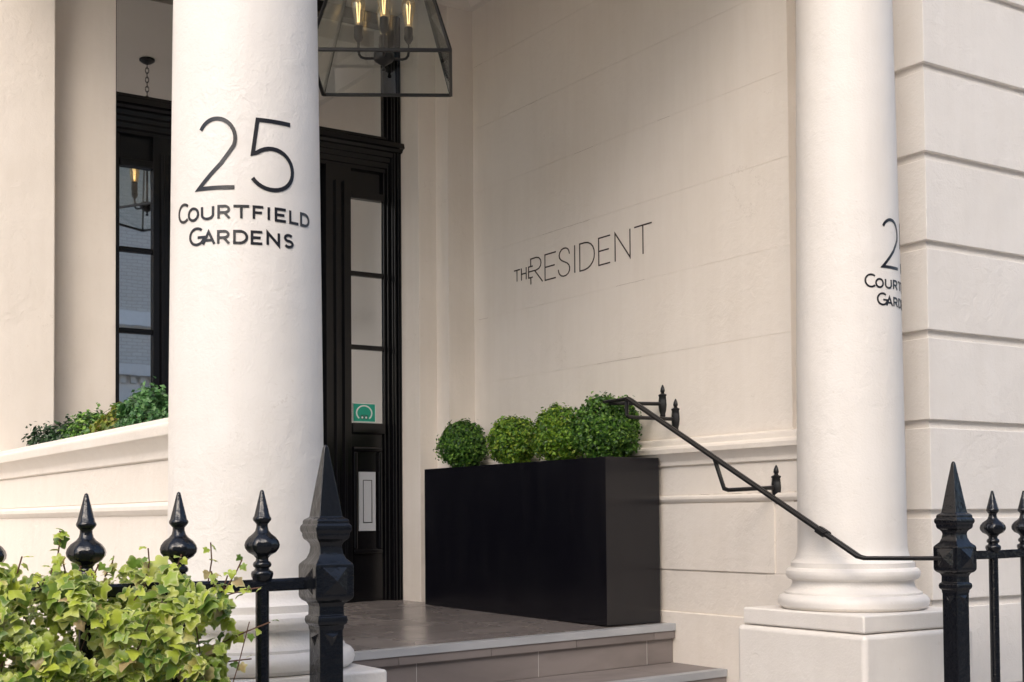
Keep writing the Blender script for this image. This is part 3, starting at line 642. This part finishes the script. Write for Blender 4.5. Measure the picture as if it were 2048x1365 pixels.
MB().add([LP(-HT, -HT, LH), LP(HT, -HT, LH), LP(HT, HT, LH), LP(-HT, HT, LH), LP(0, 0, LH+.05)], [(0, 1, 4), (1, 2, 4), (2, 3, 4), (3, 0, 4), (3, 2, 1, 0)]).build('cap', 'lantern_metal', lan)
hub = MB().lathe([(.003, .010), (.009, .013), (.010, .020), (.005, .026), (.007, .034), (.020, .042), (.040, .056), (.045, .063), (.045, .090), (.040, .096), (.012, .100), (.007, .110), (.007, LH)], 0, 0, 28)
hub.v = [LP(v.x, v.y, v.z) for v in hub.v]; hub.build('hub', 'lantern_metal', lan, smooth=True)
for k in range(4):
    a = R(4+90*k); dx, dy = math.cos(a), math.sin(a)
    def A(rad, z): return LP(dx*rad, dy*rad, z)
    MB().tube([A(.035, .068), A(.083, .066), A(.100, .071), A(.109, .083), A(.112, .100), A(.112, .150)], .006, 8).build('arm', 'lantern_metal', lan, smooth=True)
    c = LP(dx*.112, dy*.112, 0)
    s_ = MB().lathe([(.007, LZ+.138), (.013, LZ+.146), (.018, LZ+.155), (.021, LZ+.160), (.021, LZ+.174), (.019, LZ+.176), (.020, LZ+.208), (.017, LZ+.212)], c.x, c.y, 18).build('socket', 'lantern_metal', lan, smooth=True)
    bl = MB().lathe([(.013, LZ+.210), (.015, LZ+.222), (.021, LZ+.25), (.029, LZ+.285), (.0325, LZ+.305), (.031, LZ+.325), (.024, LZ+.340), (.012, LZ+.348), (.002, LZ+.350)], c.x, c.y, 22).build('bulb', 'bulb_glass', lan, smooth=True, angle=80)
    fl = MB()
    for j in range(4):
        q = 2*math.pi*j/4; fl.tube([(c.x+.004*math.cos(q), c.y+.004*math.sin(q), LZ+.228), (c.x+.010*math.cos(q), c.y+.010*math.sin(q), LZ+.318)], .0012, 5)
    fl.build('filament', 'filament', bl)
z = LZ+LH+.05; k = 0
while z < CEIL-.03:
    lk = MB(); n_ = 14; a = R(90*(k % 2)+20)
    ring = [(LC.x+math.cos(a)*.011*math.cos(t), LC.y+math.sin(a)*.011*math.cos(t), z+.018+.020*math.sin(t)) for t in [2*math.pi*i/n_ for i in range(n_+1)]]
    lk.tube(ring, .0028, 6).build('chain_link', 'lantern_metal', lan, smooth=True); z += .031; k += 1
MB().lathe([(.05, CEIL-.004), (.05, CEIL-.015), (.03, CEIL-.03), (.006, CEIL-.04)][::-1], LC.x, LC.y, 24).build('ceiling_rose', 'lantern_metal', lan, smooth=True)

# ------------------------------------------------------------------ sticker on the sidelight
stk = thing('sticker', (3.497, 6.857, .565), 'green square sticker with white wreath inside the sidelight beside the door', 'sticker')
SY = 6.8575
bx('sticker_sheet', 'sticker_green', stk, 3.425, 3.570, SY, SY+.0012, .565, .672)
sb = MB()
for q in ((3.425, 3.570, .669, .672), (3.425, 3.570, .565, .5675), (3.425, 3.4275, .5676, .6689), (3.5675, 3.570, .5676, .6689)): sb.box(q[0], q[1], SY-.0010, SY-.0002, q[2], q[3])
sb.build('sticker_border', 'sticker_white', stk)
wr = MB(); cx_, cz_ = 3.497, .6165
stroke(wr, [(cx_+.049*math.cos(R(t)), cz_+.042*math.sin(R(t))) for t in range(-48, 229, 6)], .0085, lambda a, z, h: (a, SY-.0004-h, z), .0006)
wr.build('wreath', 'sticker_white', stk)
ow = MB()
for s_ in (-1, 1):
    ow2 = [(cx_+s_*.0125+.009*math.cos(R(t)), .590+.009*math.sin(R(t))) for t in range(0, 361, 30)]; stroke(ow, ow2, .004, lambda a, z, h: (a, SY-.0004-h, z), .0008)
stroke(ow, [(cx_-.024, .602), (cx_-.010, .6045), (cx_+.010, .6045), (cx_+.024, .602)], .003, lambda a, z, h: (a, SY-.0004-h, z), .0008)
ow.build('badge_eyes', 'sticker_dark', stk)
ey = MB()
for s_ in (-1, 1): ey.lathe([(.007, 0), (.007, .0004)], 0, 0, 12); k0 = len(ey.v)-24; ey.v[k0:] = [Vector((cx_+s_*.0125+v.x, SY-.0005-v.z, .590+v.y)) for v in ey.v[k0:]]
ey.build('badge_pupils', 'sticker_white', stk)

# ------------------------------------------------------------------ ivy over the left railing
random.seed(5)
ivy = thing('ivy', (.7, 2.95, -EYE), 'yellow-green variegated ivy spilling over the left railing', 'ivy')
OUT = [(0, .03), (.10, -.07), (.22, -.13), (.35, -.11), (.45, -.02), (.47, .09), (.43, .18), (.50, .26), (.57, .36), (.56, .45), (.45, .50), (.34, .55), (.27, .66), (.19, .80), (.09, .93), (0, 1.0)]
def leaf_geo(curl, fold, var):
    pts = [(x*(1+.10*math.sin(var*5+i*.7)), y) for i, (x, y) in enumerate(OUT)]+[(-x*(1+.10*math.cos(var*3+i*.7)), y) for i, (x, y) in reversed(list(enumerate(OUT))) if 0 < i < len(OUT)-1]
    def Z(x, y): return fold*.5*math.sqrt(x*x+.01)-curl*(y-.35)**2-.8*curl*x*x+.035*math.sin(9*x+var)*math.cos(7*y)
    v = [(x, y, Z(x, y)) for x, y in pts]; n = len(pts); mg = [1.0]*n
    for q in (.68, .34):
        v += [(x*q, .36+(y-.36)*q, Z(x*q, .36+(y-.36)*q)) for x, y in pts]; mg += [q*.75]*n
    v.append((0, .36, Z(0, .36))); mg.append(0.0); fs = []
    for i in range(n):
        j = (i+1) % n; fs += [(i, j, n+j, n+i), (n+i, n+j, 2*n+j, 2*n+i), (2*n+i, 2*n+j, 3*n)]
    return v, fs, mg
LV = [leaf_geo(random.uniform(.15, .6), random.uniform(.05, .4), k) for k in range(5)]
LME = []
for v, fs, mg in LV:
    me = bpy.data.meshes.new('leaf'); me.from_pydata(v, [], fs); at = me.attributes.new('margin', 'FLOAT', 'POINT'); at.data.foreach_set('value', mg)
    me.polygons.foreach_set('use_smooth', [True]*len(me.polygons)); me.materials.append(MATS['ivy_leaf']); LME.append(me)
def top_at(x): return -.115+.035*noise.noise(Vector((x*5, 2, 0)))+.065*noise.noise(Vector((x*14, 7, 0)))
def right_at(z): return 1.125+.07*noise.noise(Vector((z*9, 1, 4)))-.45*max(0, -.26-z)-.3*max(0, z+.14)
cand = []
def leaf_matrix(p, nrm, size):
    dn = (Vector((random.uniform(-.9, .9), random.uniform(-.6, .2), -.75))-nrm*0).normalized()
    yv = (dn-nrm*dn.dot(nrm)).normalized(); xv = yv.cross(nrm)
    return Matrix(((xv.x, yv.x, nrm.x, p.x), (xv.y, yv.y, nrm.y, p.y), (xv.z, yv.z, nrm.z, p.z), (0, 0, 0, 1))) @ Matrix.Scale(size, 4)
def leaf_normal(f_=1.0):
    return (Vector((-.25, -.62*f_, .68))+rand_unit()*.8).normalized()
for i in range(8000):
    z = -.05-random.random()*(.42 if i % 4 else .9); x = random.uniform(.30, 1.2)
    tp_, rt = top_at(x), right_at(z)
    if z > tp_ or x > rt: continue
    edge = min((tp_-z)/.10, (rt-x)/.10, 1)
    half = .06+.13*math.sqrt(max(0, edge))
    bulge = .04*noise.noise(Vector((x*7, z*7, 3)))
    gap = noise.noise(Vector((x*11, z*11, 8)))+.5*noise.noise(Vector((x*27, z*27, 5)))
    if gap < -.06 and i % 3: continue
    y = 2.94-half*random.choice((1, 1, .9, .7, .4, random.uniform(-.9, .6)))+bulge
    if i % 3 == 0: y = random.uniform(2.96, 3.12)
    cand.append((Vector((x, y, z)), leaf_normal(), random.uniform(.018, .032) if random.random() < .7 else random.uniform(.030, .043)))
sprigs = [((.72, 2.86, -.11), (.735, 2.84, -.035)), ((.735, 2.84, -.035), (.73, 2.83, -.02)), ((1.08, 2.9, -.14), (1.075, 2.87, -.05)), ((1.12, 2.9, -.16), (1.15, 2.87, -.09)), ((1.1, 2.88, -.28), (1.21, 2.85, -.235)), ((1.12, 2.88, -.17), (1.185, 2.85, -.155)),
          ((.93, 2.88, -.13), (.925, 2.85, -.06)), ((.84, 2.88, -.12), (.85, 2.85, -.075)), ((1.05, 2.87, -.33), (1.16, 2.84, -.315)), ((.98, 2.87, -.13), (1.0, 2.85, -.075))]
for k in range(12):
    x = random.uniform(.62, 1.15); sprigs.append(((x, 2.87, top_at(x)-.04), (x+random.uniform(-.03, .03), 2.84, top_at(x)+random.uniform(.0, .035))))
for a, b in sprigs:
    a, b = Vector(a), Vector(b)
    MB().tube([a, a.lerp(b, .5)+Vector((.004, -.004, .004)), b], .0017, 5).build('stem', 'bark', ivy, smooth=True)
    for k in range(4):
        p = a.lerp(b, .35+.22*k)+rand_unit()*.008; cand.append((p, leaf_normal(), random.uniform(.022, .032)-.0035*k))
for k in range(26):   # trailing woody stems
    x = random.uniform(.4, 1.1); p = Vector((x, 2.95, -.75)); path = [p]
    for j in range(7): p = p+Vector((random.uniform(-.06, .07), random.uniform(-.05, .02), random.uniform(.04, .10))); path.append(p.copy())
    path = [q for q in path if q.z < top_at(q.x)-.01 and q.x < right_at(q.z)+.02]
    if len(path) > 2: MB().tube(path, .0013, 5).build('stem', 'bark', ivy, smooth=True)
for k in range(4): MB().tube([(.5+.15*k, 3.06, -EYE), (.52+.14*k, 3.04, -1.0), (.5+.16*k, 2.98, -.6)], .008, 7).build('stem', 'bark', ivy, smooth=True)
camz = Vector((math.sin(YAW), math.cos(YAW), 0))
vis = [c for c in cand if c[0].z > -.37 and c[0].x > .58]
vis.sort(key=lambda c: c[0].y-.35*c[2]+.02*c[0].z)
single = vis[:300]; ids = {id(c) for c in single}; rest = [c for c in cand if id(c) not in ids]
for k, (p, nrm, s) in enumerate(single):
    o = bpy.data.objects.new('leaf', LME[k % 5]); COL.objects.link(o); o.parent = ivy
    o.matrix_local = leaf_matrix(p-ORG[ivy], nrm, s)
V, F, A = [], [], []
for k, (p, nrm, s) in enumerate(rest):
    M = leaf_matrix(p-ORG[ivy], nrm, s); v, fs, mg = LV[k % 5]; q = len(V)
    V += [M @ Vector(x) for x in v]; F += [tuple(i+q for i in t) for t in fs]; A += mg
me = bpy.data.meshes.new('leaf_mass'); me.from_pydata(V, [], F); at = me.attributes.new('margin', 'FLOAT', 'POINT'); at.data.foreach_set('value', A)
me.polygons.foreach_set('use_smooth', [True]*len(me.polygons)); me.materials.append(MATS['ivy_leaf'])
o = bpy.data.objects.new('leaf_mass', me); COL.objects.link(o); o.parent = ivy; o['kind'] = 'stuff'

# ------------------------------------------------------------------ house across the street (seen in the window reflections)
op = thing('terrace_house', (4, -14.5, -EYE), 'pale brick terrace house with columned porch reflected in the sidelight glass', 'house')
bx('wall', 'painted_brick', op, -16, 26, -16, -14.4, -EYE, 13.0)
bx('cornice', 'white_paint', op, -16.1, 26.1, -16.1, -14.0, 13.0, 13.6)
bx('band', 'white_paint', op, -16, 26, -14.4, -14.25, 4.2, 4.5)
def oporch(x):
    for dx in (-1.3, 1.3):
        bx('column', 'white_paint', op, x+dx-.22, x+dx+.22, -13.0, -12.56, -EYE, 2.0, bevel=.01)
        bx('column_cap', 'white_paint', op, x+dx-.28, x+dx+.28, -13.06, -12.5, 2.001, 2.15)
    bx('porch_beam', 'white_paint', op, x-1.7, x+1.7, -14.39, -12.45, 2.151, 2.75)
    bx('porch_cornice', 'white_paint', op, x-1.9, x+1.9, -14.39, -12.25, 2.9, 3.12)
    for k in range(17): bx('dentil', 'white_paint', op, x-1.68+k*.2, x-1.58+k*.2, -12.46, -12.38, 2.76, 2.895)
    bx('porch_frieze', 'white_paint', op, x-1.7, x+1.7, -14.38, -12.462, 2.7505, 2.8995)
    bx('door', 'terracotta_dark', op, x-.6, x+.6, -14.4, -14.32, -EYE+.4, 1.4)
for x in (-6.5, 8.2, 20): oporch(x)
for fl_ in range(2):
    for x in (-13, -10, -3, .5, 3.8, 12, 15.3, 17.5, 23.5):
        wd = bx('window', 'terracotta_dark', op, x-.55, x+.55, -14.4, -14.36, 5.0+fl_*3.2, 7.0+fl_*3.2)
        bx('window_frame', 'white_paint', wd, x-.7, x-.551, -14.4, -14.25, 4.9+fl_*3.2, 7.2+fl_*3.2); bx('window_frame', 'white_paint', wd, x+.551, x+.7, -14.4, -14.25, 4.9+fl_*3.2, 7.2+fl_*3.2)
        bx('window_sill', 'white_paint', wd, x-.75, x+.75, -14.4, -14.15, 4.78+fl_*3.2, 4.899+fl_*3.2)
for x in (-13, -10, -2, 1.5, 4.5, 12.5, 15.5, 24):
    bx('window', 'terracotta_dark', op, x-.6, x+.6, -14.4, -14.36, .3, 2.6)
